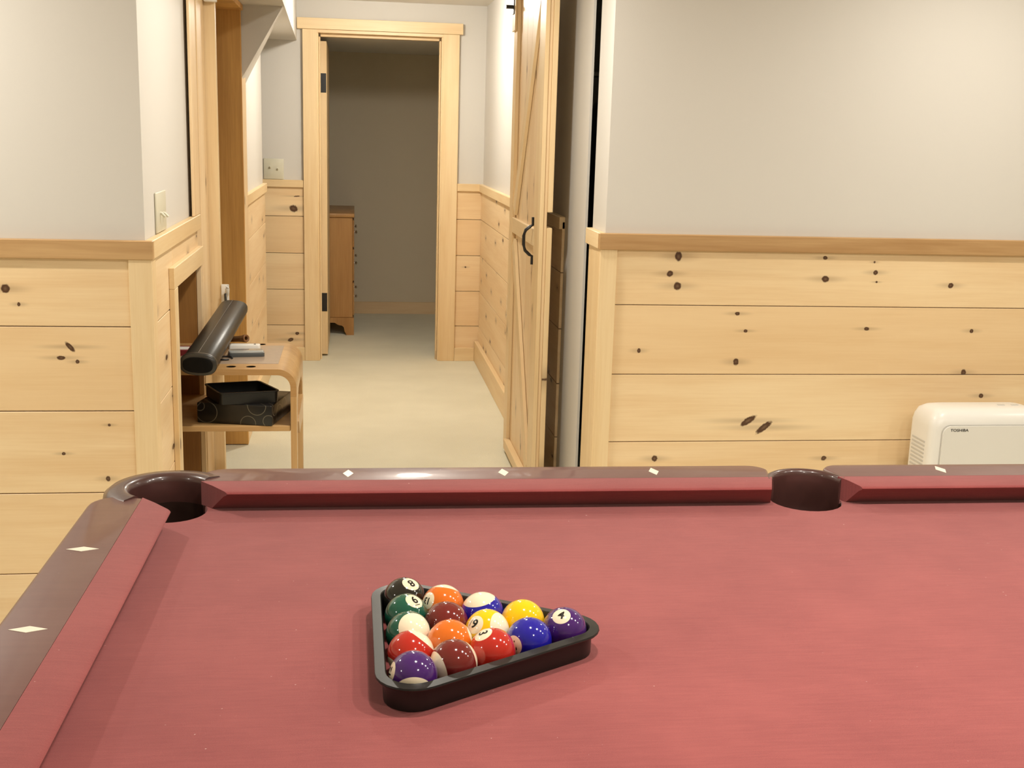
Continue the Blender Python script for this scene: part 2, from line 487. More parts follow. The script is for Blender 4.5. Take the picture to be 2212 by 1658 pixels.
# baseboards
struct(box('baseboard_hall_right', (1.054, 1.0798, 3.21, 5.40, 0, 0.13), pine('y', 'z', 0.1, True)))
struct(box('baseboard_hall_left', (-0.2098, -0.192, 3.60, 4.94, 0, 0.13), pine('y', 'z', 0.1, True)))
struct(box('baseboard_hall_end', (0.927, 1.0538, 5.398, 5.4178, 0, 0.085), pine('x', 'z', 0.1, True)))
struct(box('baseboard_hall_end_left', (-1.55, -0.013, 5.398, 5.4178, 0, 0.085), pine('x', 'z', 0.1, True)))
struct(box('baseboard_back_room', (-1.59, 1.89, 7.352, 7.3698, 0, 0.094), pine('x', 'z', 0.3)))

# niche lining (stained wood, recess shade put into its colour) under the return wall
nl = struct(multi_box('wall_niche', [(-0.80, -0.785, 1.70, 2.47, 0, 0.99), (-0.785, -0.361, 1.70, 1.715, 0, 0.99), (-0.785, -0.361, 2.455, 2.47, 0, 0.99), (-0.785, -0.361, 1.715, 2.455, 0.975, 0.99)], NICHE_SHADED))
box('lining_board', (-0.784, -0.276, 2.4020, 2.4190, 0, 0.954), NICHE_SHADED, nl)
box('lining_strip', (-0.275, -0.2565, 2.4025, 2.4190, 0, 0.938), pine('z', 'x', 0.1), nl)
nt = struct(empty('trim_9', (-0.25, 2.07, 0)))
box('niche_header', (-0.2675, -0.2500, 1.717, 2.42, 0.940, 1.005), pine('y', 'z', 0.25, True), nt)
box('niche_stile', (-0.2675, -0.2505, 1.717, 1.785, 0, 0.9395), pine('z', 'y', 0.15, True), nt)

# cased side opening
ca = struct(empty('trim_10', (-0.26, 2.5, 0)))
box('casing_board', (-0.2685, -0.2595, 2.285, 2.435, 1.1195, 1.935), pine('z', 'y', 0.1), ca)
box('casing_post', (-0.2795, -0.2565, 2.450, 2.655, 0, 1.935), pine('z', 'y', 0.1), ca)
box('casing_stop', (-0.34, -0.2165, 2.6605, 2.700, 0, 1.935), pine('z', 'x', 0.12, True), ca)
jb = struct(empty('trim_11', (-0.25, 3.38, 0)))
box('jamb_board', (-0.345, -0.188, 3.375, 3.398, 0.004, 1.938), BROWN, jb)
box('casing_board', (-0.2215, -0.190, 3.3990, 3.598, 0.0, 1.66), pine('z', 'y', 0.1), jb)
struct(box('trim_12', (-0.36, -0.18, 2.66, 3.40, 1.915, 1.9385), BROWN))

# hall end doorway: casing, jambs, open door seen on edge
dc = struct(empty('trim_13', (0.45, 5.40, 0)))
box('casing_leg', (-0.012, 0.075, 5.3985, 5.4295, 0, 2.0055), pine('z', 'x', 0.05, True), dc)
box('casing_leg', (0.825, 0.926, 5.3985, 5.4295, 0, 2.0055), pine('z', 'x', 0.05, True), dc)
box('casing_head', (-0.044, 0.946, 5.392, 5.4295, 2.0065, 2.070), pine('x', 'z', 0.1, True), dc)
box('jamb', (0.0625, 0.082, 5.402, 5.550, 0, 1.9865), pine('z', 'y', 0.1, True), dc)
box('jamb', (0.818, 0.8375, 5.402, 5.550, 0, 1.9865), pine('z', 'y', 0.1, True), dc)
box('jamb_head', (0.0625, 0.8375, 5.402, 5.550, 1.987, 2.0055), pine('x', 'y', 0.2), dc)
box('door_stop', (0.0825, 0.092, 5.455, 5.500, 0, 1.968), pine('z', 'y', 0.1, True), dc)
box('door_stop', (0.808, 0.8175, 5.455, 5.500, 0, 1.968), pine('z', 'y', 0.1, True), dc)
box('door_stop', (0.0925, 0.8075, 5.455, 5.500, 1.9685, 1.9865), pine('x', 'y', 0.1, True), dc)
d2 = struct(empty('door_2', (0.11, 5.56, 0)))
tag(d2, 'plain pine door standing open in the hall end doorway', 'door')
box('door_slab', (0.0885, 0.1265, 5.560, 6.300, 0.012, 1.950), pine('z', 'x', 0.25, True), d2)
for z0, z1 in ((1.645, 1.76), (0.29, 0.407)):
    h = box('hinge', (0.0875, 0.1235, 5.5575, 5.5605, z0, z1), BLACKM, d2, 0.0008)
    tube('hinge_pin', [(0.0865, 5.5555, z0 - .004), (0.0865, 5.5555, z1 + .004)], 0.004, BLACKM, h, 8)
    h['label'] = 'black door hinge'

# sliding barn door against the hall side wall
bd = struct(empty('door_1', (1.005, 2.9, 0)))
tag(bd, 'knotty pine barn door with two diagonal braces and black pull', 'door')
BY0, BY1, BF = 2.452, 3.33, 0.985
n = 6
for i in range(n):
    a = BY0 + 0.004 + (BY1 - BY0 - 0.008) * i / n; b = BY0 + 0.004 + (BY1 - BY0 - 0.008) * (i + 1) / n
    box('board', (1.0015, 1.0135, a + .0008, b - .0008, 0.02, 2.06), pine('z', 'y', 0.8), bd, 0.001)
box('back_strip', (1.0140, 1.0345, BY0 + .001, BY0 + 0.09, 0.02, 1.088), pine('z', 'y', 0.3, True), bd)
box('back_strip', (1.0140, 1.0345, BY0 + .001, BY0 + 0.09, 1.147, 2.06), pine('z', 'y', 0.3, True), bd)
box('stile', (BF, 1.0010, BY0, BY0 + 0.135, 0.018, 2.06), pine('z', 'y', 0.15, True), bd)
box('stile', (BF, 1.0010, BY1 - 0.10, BY1, 0.018, 2.06), pine('z', 'y', 0.15, True), bd)
IY0, IY1 = BY0 + 0.1355, BY1 - 0.1005
box('rail', (BF, 1.0010, IY0, IY1, 1.006, 1.072), pine('y', 'z', 0.1, True), bd)
box('rail', (BF, 1.0010, IY0, IY1, 1.992, 2.06), pine('y', 'z', 0.1, True), bd)
box('rail', (BF - 0.012, 1.0010, IY0, IY1, 0.018, 0.062), pine('y', 'z', 0.1, True), bd)
def brace(y0, z0, y1, z1, wd):
    d = Vector((0, y1 - y0, z1 - z0)); L = d.length
    o = box('brace', (-0.0072, 0.0072, -wd / 2, wd / 2, -L / 2, L / 2), pine('z', 'y', 0.2, True), None, 0.001)
    o.location = (BF + 0.008, (y0 + y1) / 2, (z0 + z1) / 2)
    o.rotation_euler = (-math.atan2(y1 - y0, z1 - z0), 0, 0)
    o.parent = bd; o.matrix_parent_inverse = wmat(bd).inverted()
brace(IY1 - 0.035, 1.105, IY0 + 0.035, 1.955, 0.07)
box('hanger_block', (BF - 0.010, BF - 0.0005, BY1 - 0.092, BY1, 1.865, 2.06), pine('z', 'y', 0.1, True), bd)
brace(IY0 + 0.035, 0.10, IY1 - 0.035, 0.965, 0.07)
hd = tube('handle', [(0.9835, 2.60, 1.118), (0.9835, 2.60, 1.088), (0.972, 2.60, 1.082), (0.955, 2.60, 1.068), (0.948, 2.60, 1.045), (0.948, 2.60, 1.012),
                     (0.955, 2.60, 0.988), (0.972, 2.60, 0.972), (0.9835, 2.60, 0.966), (0.9835, 2.60, 0.934)], 0.0065, BLACKM, bd, 10)
hd['label'] = 'curved black iron pull handle'
hk = box('hanger_strap', (0.9705, 0.9748, 3.262, 3.302, 1.935, 2.12), BLACKM, bd, 0.0008)
tube('bolt', [(0.9705, 3.282, 1.965), (0.940, 3.282, 1.965)], 0.008, BLACKM, hk, 10)
hk = box('hanger_strap', (0.9805, 0.9848, 2.50, 2.54, 2.0, 2.12), BLACKM, bd, 0.0008)
tube('bolt', [(0.9805, 2.52, 2.03), (0.955, 2.52, 2.03)], 0.008, BLACKM, hk, 10)
struct(box('trim_14', (0.995, 1.001, 2.30, 4.4, 2.115, 2.150), BLACKM))      # the track the barn door hangs from

rail_bar('trim_15', (1.094, 1.1178, 2.64, 3.199, 1.07, 1.118), 'y', 'z')

# ------------------------------------------------------------------ ceiling can lights
LENS = N('light_lens')
LENS.b.inputs['Emission Color'].default_value = (*LIGHT_COL, 1)
LENS.b.inputs['Emission Strength'].default_value = 6.0
LENS.set(base=(0.9, 0.88, 0.82), rough=0.4)
for i, (x, y, wt) in enumerate(CANS):
    t = empty('recessed_light', (x, y, CEIL))
    tag(t, 'round white recessed ceiling light', 'ceiling light', 'recessed ceiling lights')
    lathe('trim_ring', [(0.062, 0.0), (0.066, -0.006), (0.085, -0.004), (0.088, 0.0)], WHITEP, t, 28)
    lathe('lens', [(0.0, 0.004), (0.062, 0.002)], LENS.m, t, 28)
    ld = bpy.data.lights.new('can_lamp', 'AREA')
    ld.shape = 'DISK'; ld.size = 0.11; ld.energy = wt; ld.color = LIGHT_COL
    lo_ = bpy.data.objects.new('can_lamp', ld)
    col.objects.link(lo_); lo_.parent = t; lo_.location = (0, 0, -0.008)

t = empty('flush_ceiling_light', (HALL[0], HALL[1], CEIL))
tag(t, 'round glass dome ceiling light before the hall end doorway', 'ceiling light')
DOME = N('dome_glass_lit')
DOME.b.inputs['Emission Color'].default_value = (*LIGHT_COL, 1)
DOME.b.inputs['Emission Strength'].default_value = HALL[2]
DOME.set(base=(0.9, 0.88, 0.82), rough=0.3)
lathe('mount', [(0.115, 0.0), (0.115, -0.018), (0.105, -0.022), (0.0, -0.022)], WHITEP, t, 32)
lathe('dome', [(0.100, -0.0225), (0.098, -0.045), (0.085, -0.068), (0.055, -0.085), (0.0, -0.092)], DOME.m, t, 24)

# ------------------------------------------------------------------ pool table (local frame = playing-field corner, cloth at z)
TZ = 0.79
DL = 0.0119
pt = empty('pool_table', (0, 0, 0), -DL)
tag(pt, 'pool table with burgundy cloth and dark mahogany rails', 'pool table')
TL_, TW = 2.235, 1.118
def T(p, fx, fy):
    return (TL_ - p[0] if fx else p[0], -TW - p[1] if fy else p[1])
CC, CRAD = (-0.020, 0.020), 0.062          # corner pocket
SC, SRAD = (TL_ / 2 - 0.003, 0.046), 0.066          # side pocket
def bed_outline():
    def corner(fx, fy):
        pts = arc(CC[0], CC[1], CRAD, 29, -119, 14)       # from the long-rail edge to the short-rail edge
        pts = [(x, y) for x, y in pts if x > -0.05 and y < 0.05]
        pts = [(0.0343, 0.05)] + pts + [(-0.05, -0.0343)]
        q = [T(p, fx, fy) for p in pts]
        return q[::-1] if fx != fy else q
    def side(fy):
        pts = arc(SC[0], SC[1], SRAD, 4, -184, 14)
        q = [T(p, False, fy) for p in pts]
        return q[::-1] if fy else q
    out = corner(False, False)            # top edge -> left edge
    out += corner(False, True)            # left edge -> bottom edge
    out += side(True)
    out += corner(True, True)
    out += corner(True, False)
    out += side(False)
    return out
prism('bed_cloth', bed_outline(), TZ - 0.025, TZ, FELT, pt, sm=None)
# cushions
CPROF = [(0.0535, 0.0425), (0.030, 0.0415), (0.006, 0.0385), (0.0015, 0.0370), (0.0, 0.0350), (0.0015, 0.0325), (0.007, 0.029), (0.032, 0.0004), (0.0535, 0.0004)]
def cushion(nose0, nose1, ext0, ext1, place):
    """nose runs from nose0 to nose1 along the rail; at the wood the cushion is longer by ext0/ext1"""
    rings = []
    for s, e in ((nose0, -ext0), (nose1, ext1)):
        rings.append([place(s + e * min(d, 0.0535) / 0.0535, d, TZ + z) for d, z in CPROF])
    o = loft('cushion', rings, FELT, pt, sm=35)
    return o
far = lambda s, d, z: (s, d, z)
near = lambda s, d, z: (s, -TW - d, z)
lft = lambda s, d, z: (-d, -s, z)
rgh = lambda s, d, z: (TL_ + d, -s, z)
SX = SC[0]
for pl in (far, near):
    cushion(0.078, SX - 0.082, 0.050, -0.020 + 0.038, pl)
    cushion(SX + 0.088, TL_ - 0.078, 0.026, 0.050, pl)
for pl in (lft, rgh):
    cushion(0.092, TW - 0.092, 0.055, 0.055, pl)
# rail caps
def cap_outline(a0, a1, r0, r1, inner=0.054, outer=0.1345):
    p = [(a0, inner), (a1, inner)]
    p += arc(a1 - r1 + 0.012, outer - r1, r1, 10, 90, 6)
    p += arc(a0 + r0 - 0.012, outer - r0, r0, 90, 170, 6)
    return p
def cap(a0, a1, r0, r1, place):
    pts = [place(s, d, 0)[:2] for s, d in cap_outline(a0, a1, r0, r1)]
    prism('rail_cap', pts, TZ - 0.055, TZ + 0.0425, RAIL, pt, 0.007, 3, 40, skip_first=True)
for pl in (far, near):
    cap(0.032, SX - 0.066, 0.048, 0.036, pl)
    cap(SX + 0.066, TL_ - 0.032, 0.036, 0.048, pl)
for pl in (lft, rgh):
    cap(0.036, TW - 0.036, 0.048, 0.048, pl)
# sight diamonds
def diamond(s, pl):
    c = 0.0937
    pts = [pl(s, c - 0.023, 0)[:2], pl(s + 0.0095, c, 0)[:2], pl(s, c + 0.023, 0)[:2], pl(s - 0.0095, c, 0)[:2]]
    prism('diamond_inlay', pts, TZ + 0.040, TZ + 0.0430, PEARL, pt, sm=None)
for k in (1, 2, 3, 5, 6, 7):
    diamond(k * 0.2794, far); diamond(k * 0.2794, near)
for k in (1, 2, 3):
    diamond(k * 0.2794, lft); diamond(k * 0.2794, rgh)
# pocket castings and liners
def casting(c, prof, a0, a1, fx, fy, n=26):
    rings = []
    for i in range(n + 1):
        a = R2D(a0 + (a1 - a0) * i / n)
        rings.append([(*T((c[0] + r * math.cos(a), c[1] + r * math.sin(a)), fx, fy), TZ + z) for r, z in prof])
    loft('pocket_casting', rings, CAST, pt, sm=50)
CP = [(0.0640, -0.004), (0.0640, 0.033), (0.0660, 0.0400), (0.0700, 0.0440), (0.0760, 0.0460), (0.0960, 0.0440), (0.1060, 0.036), (0.1090, 0.022), (0.1090, -0.050), (0.0700, -0.050)]
SP = [(0.0630, -0.004), (0.0630, 0.031), (0.0645, 0.0385), (0.0680, 0.0420), (0.0730, 0.0425), (0.0790, 0.0390), (0.0830, 0.030), (0.0840, 0.018), (0.0840, -0.050), (0.0700, -0.050)]
def liner(c, r, fx, fy):
    x, y = T(c, fx, fy)
    o = lathe('pocket_liner', [(r + 0.004, -0.026), (r + 0.0015, -0.003), (r - 0.0005, -0.004), (r - 0.004, -0.05), (r - 0.016, -0.085), (0.0, -0.095)], LINER, pt, 32)
    o.location = (x, y, TZ)
for fx in (False, True):
    for fy in (False, True):
        casting(CC, CP, 38, 232, fx, fy)
        liner(CC, 0.0645, fx, fy)
for fy in (False, True):
    casting((SC[0], 0.036), SP, 8, 172, False, fy)
    liner(SC, 0.0665, False, fy)
# body and legs
def apron(b): box('apron', b, RAIL, pt, 0.004, 2, True)
apron((-0.075, TL_ + 0.075, 0.055, 0.085, TZ - 0.26, TZ - 0.057))
apron((-0.075, TL_ + 0.075, -TW - 0.085, -TW - 0.055, TZ - 0.26, TZ - 0.057))
apron((-0.085, -0.055, -TW - 0.054, 0.054, TZ - 0.26, TZ - 0.057))
apron((TL_ + 0.055, TL_ + 0.085, -TW - 0.054, 0.054, TZ - 0.26, TZ - 0.057))
for lx in (0.12, TL_ - 0.12):
    for ly in (-0.10, -TW + 0.10):
        o = loft('leg', [rounded_rect(-a, a, -a, a, 0.02, 3) and [(x, y, z) for x, y in rounded_rect(-a, a, -a, a, 0.02, 3)]
                         for a, z in ((0.055, 0.0), (0.075, 0.05), (0.06, 0.12), (0.085, 0.45), (0.095, TZ - 0.20), (0.095, TZ - 0.03))], RAIL, pt, sm=30)
        o.location = (lx, ly, 0)

# ------------------------------------------------------------------ triangle rack and balls
RB = 0.02850
BX, BY, BA = 0.3635, -0.4527, -1.5569
PIT = 0.05720
cz_, sz_ = math.cos(-DL), math.sin(-DL)
def t2w(x, y): return (cz_ * x - sz_ * y, sz_ * x + cz_ * y)
def bpos(c, k):
    x = BX + PIT * (k * math.cos(BA) + c * math.cos(BA + math.pi / 3))
    y = BY + PIT * (k * math.sin(BA) + c * math.sin(BA + math.pi / 3))
    return t2w(x, y)
cA, cB, cD = [Vector((*bpos(*q), 0)) for q in ((0, 0), (0, 4), (4, 0))]
cen = (cA + cB + cD) / 3
rk = empty('triangle_rack', (cen.x, cen.y, TZ))
tag(rk, 'black plastic triangle rack full of pool balls on the cloth', 'ball rack')
RPROF = [(0.0305, 0.0008), (0.0345, 0.0008), (0.0352, 0.029), (0.0440, 0.0300), (0.0448, 0.0315), (0.0440, 0.0335), (0.0325, 0.0345), (0.0308, 0.0325)]
def tri_ring(r, z):
    pts = []
    cs = [cA, cB, cD]          # walk the corners, each an arc between its two outward side normals
    for i, c in enumerate(cs):
        p, q = cs[i - 1], cs[(i + 1) % 3]
        def outn(a, b):
            d = (b - a).normalized(); nn = Vector((d.y, -d.x, 0))
            return nn if nn.dot(a - cen) > 0 else -nn
        n0, n1 = outn(p, c), outn(c, q)
        for j in range(9):
            d = n0.lerp(n1, j / 8)
            ang = math.atan2(n0.x * n1.y - n0.y * n1.x, n0.dot(n1)) * j / 8
            v = Vector((n0.x * math.cos(ang) - n0.y * math.sin(ang), n0.x * math.sin(ang) + n0.y * math.cos(ang), 0))
            pp = c - cen + v * r
            pts.append((pp.x, pp.y, z))
    return pts
rings = [tri_ring(r, z) for r, z in RPROF]
rings.append(rings[0])
bm = bmesh.new()
vv = [[bm.verts.new(p) for p in r] for r in rings[:-1]]
vv.append(vv[0])
for a, b in zip(vv[:-1], vv[1:]):
    for i in range(len(a)):
        j = (i + 1) % len(a)
        bm.faces.new((a[i], a[j], b[j], b[i]))
put('rack_frame', bm_done(bm, 'rack_frame', 40), BLACKP, rk, True)

bm = bmesh.new()
bmesh.ops.create_uvsphere(bm, u_segments=48, v_segments=28, radius=RB)
BALL = bm_done(bm, 'ball', 180)
WHITEB = (0.80, 0.69, 0.50)
def ball_mat(name, c, stripe, pole, num):
    g = N('ball_' + name)
    nrm = g.vmath('NORMALIZE', g.obj(), (0, 0, 0)).outputs[0]
    colr = g.mix(g.noise(g.obj(), 60, 3), tuple(x * 0.96 for x in c), c)
    if stripe:
        d = g.math('ABSOLUTE', g.vmath('DOT_PRODUCT', nrm, tuple(pole)).outputs['Value'])
        colr = g.mix(g.mapr(d, 0.672, 0.682), colr, WHITEB)
    d = g.vmath('DOT_PRODUCT', nrm, tuple(num)).outputs['Value']
    colr = g.mix(g.mapr(d, 0.909, 0.915), colr, WHITEB)
    g.set(base=colr, rough=0.10, coat=0.6, coat_rough=0.03, spec=0.5)
    return g.m
INK = plain('ball_ink', (0.01, 0.009, 0.008), 0.25, 0.0)
def scr(x, y, back=False):
    z = math.sqrt(max(0.0, 1 - x * x - y * y)) * (-1 if back else 1)
    return x, y, z
def text_mesh(s, size, offset=0.0):
    cu = bpy.data.curves.new('txt', 'FONT')
    cu.body = s; cu.size = size; cu.align_x = 'CENTER'; cu.align_y = 'CENTER'; cu.offset = offset; cu.resolution_u = 4
    o = bpy.data.objects.new('txt', cu)
    col.objects.link(o)
    dg = bpy.context.evaluated_depsgraph_get()
    me = bpy.data.meshes.new_from_object(o.evaluated_get(dg))
    bpy.data.objects.remove(o)
    me.materials.clear()
    return me
PUR, GRN, ORA, MAR = (0.055, 0.012, 0.125), (0.006, 0.085, 0.050), (0.68, 0.145, 0.012), (0.150, 0.014, 0.012)
RED, BLU, YEL, BLK = (0.44, 0.020, 0.012), (0.012, 0.010, 0.30), (0.86, 0.52, 0.004), (0.014, 0.013, 0.010)
# column, row, number, colour, striped, pole (screen right/up/towards), number spot, text rotation, words
def nv(*v):
    q = Vector(v).normalized(); return (q.x, q.y, q.z)
BALLS = [
    (0, 0, '8', BLK, 0, (0, 1, 0), scr(.30, .73), 200, 'solid black number eight'),
    (0, 1, '6', GRN, 0, (0, 1, 0), scr(.36, .70), 15, 'solid green number six'),
    (0, 2, '14', GRN, 1, nv(.36, .30, .88), nv(.1, -.9, -.4), 0, 'green striped number fourteen'),
    (0, 3, '11', RED, 1, nv(.60, .80, -.06), nv(-.5, -.3, -.8), 0, 'red striped number eleven'),
    (0, 4, '12', PUR, 1, nv(.03, -.78, .62), nv(-.94, .15, .30), 80, 'purple striped number twelve'),
    (1, 0, '13', ORA, 1, nv(.14, .95, -.26), scr(-.74, .26), 172, 'orange striped number thirteen'),
    (1, 1, '7', MAR, 0, (0, 1, 0), nv(.2, -.3, -.9), 0, 'solid maroon number seven'),
    (1, 2, '5', ORA, 0, (0, 1, 0), nv(.94, .33, .05), 0, 'solid orange number five'),
    (1, 3, '15', MAR, 1, nv(-.87, -.33, .36), nv(.3, -.5, -.8), 0, 'maroon striped number fifteen'),
    (2, 0, '10', BLU, 1, nv(-.20, .90, .40), nv(0, -.6, -.8), 0, 'blue striped number ten'),
    (2, 1, '9', YEL, 1, nv(.82, .16, .55), scr(-.56, .33), -20, 'yellow striped number nine'),
    (2, 2, '3', RED, 0, (0, 1, 0), scr(-.42, .76), -60, 'solid red number three'),
    (3, 0, '1', YEL, 0, (0, 1, 0), nv(-.60, -.62, .5), 0, 'solid yellow number one'),
    (3, 1, '2', BLU, 0, (0, 1, 0), nv(-.68, -.22, .70), 190, 'solid blue number two'),
    (4, 0, '4', PUR, 0, (0, 1, 0), scr(-.13, .62), -8, 'solid purple number four'),
]
for c_, k_, num, colr, st, pole, spot, rot, words_ in BALLS:
    x, y = bpos(c_, k_)
    P = Vector((x, y, TZ + RB + 0.0003))
    W_ = (CAM - P).normalized()
    Rv = (CR - W_ * CR.dot(W_)).normalized(); Uv = W_.cross(Rv)
    S = lambda v: Rv * v[0] + Uv * v[1] + W_ * v[2]
    nd, pd = S(spot).normalized(), S(pole).normalized()
    me = BALL.copy(); me.materials.clear()
    b = put('pool_ball', me, ball_mat(num, colr, st, pd, nd))
    b.location = P
    tag(b, words_ + ' pool ball in the triangle rack', 'pool ball', 'pool balls in the triangle rack')
    # the printed figure, laid on the sphere
    tm = text_mesh(num, 0.0165 if len(num) == 1 else 0.0125, 0.00042)
    u0 = (Uv - nd * Uv.dot(nd))
    if u0.length < 1e-3: u0 = Rv.copy()
    u0.normalize(); r0 = u0.cross(nd)
    a = R2D(rot)
    rr_ = r0 * math.cos(a) + u0 * math.sin(a); uu_ = -r0 * math.sin(a) + u0 * math.cos(a)
    if num in ('6', '9'):
        bmx = bmesh.new(); bmx.from_mesh(tm)
        bm_box(bmx, *((-0.0040, 0.0040, -0.0084, -0.0074) if num == '6' else (-0.0074, -0.0064, -0.0045, 0.0040)), -1e-5, 1e-5); bmx.to_mesh(tm); bmx.free()
    bmx = bmesh.new(); bmx.from_mesh(tm)
    bmesh.ops.triangulate(bmx, faces=bmx.faces)
    bmesh.ops.subdivide_edges(bmx, edges=[e for e in bmx.edges if e.calc_length() > 0.0012], cuts=4, use_grid_fill=True)
    bmx.to_mesh(tm); bmx.free()
    for vtx in tm.vertices:
        q = nd * RB + rr_ * vtx.co.x + uu_ * vtx.co.y
        vtx.co = q.normalized() * (RB * 1.004)
    put('number', tm, INK, b, True)

# ------------------------------------------------------------------ bentwood side table in the niche
st_ = empty('side_table', (-0.15, 2.165, 0))
tag(st_, 'bentwood oak side table with cue holes and a low shelf', 'side table')
SY0, SY1, SX0, SX1, STZ = 1.922, 2.412, -0.405, 0.102, 0.650
def side_top():
    # flat top bending down into both ends: outline in x-z, extruded over y
    r, th = 0.062, 0.020
    o = [(SX1, STZ - r - 0.03)] + arc(SX1 - r, STZ - r, r, 0, 90, 8) + arc(SX0 + r, STZ - r, r, 90, 180, 8) + [(SX0, STZ - r - 0.03)]
    i = [(SX0 + th, STZ - r - 0.03)] + arc(SX0 + r, STZ - r, r - th, 180, 90, 8) + arc(SX1 - r, STZ - r, r - th, 90, 0, 8) + [(SX1 - th, STZ - r - 0.03)]
    return o + i
top = prism('table_top', side_top(), SY0, SY1, OAK_X, st_, 0.0, axis='y', local=False, sm=35)
for hx, hy in ((-0.114, 1.968), (-0.049, 1.968), (-0.046, 2.384), (-0.111, 2.384), (-0.18, 1.968), (-0.18, 2.384)):
    bm = bmesh.new()
    bmesh.ops.create_cone(bm, cap_ends=True, segments=20, radius1=0.0165, radius2=0.0165, depth=0.08)
    bmesh.ops.translate(bm, vec=(hx, hy, STZ), verts=bm.verts)
    cut = bpy.data.objects.new('cutter', bm_done(bm, 'cutter')); col.objects.link(cut)
    md = top.modifiers.new('hole', 'BOOLEAN'); md.operation = 'DIFFERENCE'; md.object = cut; md.solver = 'EXACT'
    dg = bpy.context.evaluated_depsgraph_get()
    me = bpy.data.meshes.new_from_object(top.evaluated_get(dg))
    top.modifiers.clear(); top.data = me
    bpy.data.objects.remove(cut)
for x_, y_ in ((-0.114, 1.968), (-0.049, 1.968), (-0.046, 2.384), (-0.111, 2.384), (-0.18, 1.968), (-0.18, 2.384)):
    o = lathe('hole_cup', [(0.0162, -0.001), (0.0162, -0.0190), (0.0, -0.0195)], BLACKP, st_, 20, local=False)
    o.location = (x_, y_, STZ)
box('inlay_panel', (-0.30, 0.038, 2.012, 2.352, STZ - 0.004, STZ + 0.0012), plain('inlay_veneer', (0.42, 0.31, 0.22), 0.30, 0.15, 40, coat=0.3), st_, 0.0005)
for sx_, s_ in ((SX1, 1), (SX0, -1)):
    xa, xb = (sx_ - 0.020, sx_) if s_ > 0 else (sx_, sx_ + 0.020)
    for f_y, g_y in ((SY0, 1), (SY1, -1)):
        pts = [(f_y, 0.0), (f_y + g_y * 0.048, 0.0), (f_y + g_y * 0.048, 0.36), (f_y + g_y * 0.052, 0.45), (f_y + g_y * 0.075, 0.52), (f_y + g_y * 0.15, STZ - 0.0925), (f_y, STZ - 0.0925)]
        prism('leg', pts, xa, xb, OAK_Z, st_, axis='x', local=False, sm=30)
sh = box('shelf', (SX0 + 0.021, SX1 - 0.021, SY0 + 0.003, SY1 - 0.003, 0.438, 0.457), OAK_X, st_, 0.002)
for xa, xb in ((SX1 - 0.0205, SX1 + 0.004), (SX0 - 0.004, SX0 + 0.0205)):
    prism('shelf_bracket', [(1.985, 0.457), (2.05, 0.40), (2.28, 0.40), (2.35, 0.457), (2.33, 0.475), (2.005, 0.475)], xa, xb, OAK_Z, st_, axis='x', local=False, sm=30)

# black patterned box on the shelf
RING = [(-0.095, 0.004, 0.036), (-0.118, 0.026, 0.016), (0.077, 0.036, 0.031), (0.047, -0.033, 0.026), (0.118, -0.02, 0.02)]
g = N('black_box_ring_print')
sp = g.n('ShaderNodeSeparateXYZ'); g.l(g.obj(), sp.inputs[0])
ux = g.math('ADD', sp.outputs[0], g.math('MULTIPLY', sp.outputs[1], 0.83)); vz = sp.outputs[2]
acc = None
for (a, b, r) in RING + [(0.16, 0.02, 0.024), (0.20, -0.01, 0.03), (0.25, 0.012, 0.02)]:
    # front face print (depth offset folded in so that the pattern runs on round the side)
    d = g.math('SQRT', g.math('ADD', g.math('POWER', g.math('SUBTRACT', g.math('ADD', ux, 0.098), a), 2.0), g.math('POWER', g.math('SUBTRACT', vz, b * 0.9), 2.0)))
    k = g.mapr(g.math('ABSOLUTE', g.math('SUBTRACT', d, r)), 0.0007, 0.0016, 1.0, 0.0)
    acc = k if acc is None else g.math('MAXIMUM', acc, k)
g.set(base=g.mix(g.math('MULTIPLY', acc, 0.8), (0.008, 0.007, 0.006), (0.16, 0.14, 0.10)), rough=0.30, spec=0.5)
bx_ = box('gift_box', (-0.128, 0.128, -0.118, 0.118, -0.0345, 0.0345), g.m, None, 0.003, 2)
bx_.location = (-0.078, 2.060, 0.4918); bx_.rotation_euler = (0, 0, R2D(-13))
tag(bx_, 'black glossy box with thin ring print on the table shelf', 'box')

# diamond rack lying on that box
dr = empty('diamond_rack', (-0.094, 2.030, 0.5268))
tag(dr, 'empty black diamond ball rack lying on the ring printed box', 'ball rack')
DRP = [Vector(p) for p in ((-0.116, 0.052, 0), (0.055, 0.096, 0), (0.132, -0.054, 0), (-0.052, -0.093, 0))]
def dia_ring(r, z):
    pts = []
    for i in range(4):
        p, c, q = DRP[i - 1], DRP[i], DRP[(i + 1) % 4]
        def outn(a, b):
            d = (b - a).normalized(); nn = Vector((d.y, -d.x, 0))
            return nn if nn.dot((a + b) / 2) > 0 else -nn
        n0, n1 = outn(p, c), outn(c, q)
        t_ = math.atan2(n0.x * n1.y - n0.y * n1.x, n0.dot(n1))
        for j in range(6):
            an = t_ * j / 5
            v = Vector((n0.x * math.cos(an) - n0.y * math.sin(an), n0.x * math.sin(an) + n0.y * math.cos(an), 0))
            pp = c * 0.88 + v * r
            pts.append((pp.x, pp.y, z))
    return pts
bm = bmesh.new()
vv = [[bm.verts.new(p) for p in dia_ring(r, z)] for r, z in ((0.010, 0.0), (0.014, 0.0), (0.0145, 0.036), (0.0185, 0.0375), (0.0180, 0.0405), (0.0110, 0.0405))]
vv.append(vv[0])
for a, b in zip(vv[:-1], vv[1:]):
    for i in range(len(a)):
        j = (i + 1) % len(a); bm.faces.new((a[i], a[j], b[j], b[i]))
put('rack_frame', bm_done(bm, 'rack_frame', 40), BLACKP, dr, True)

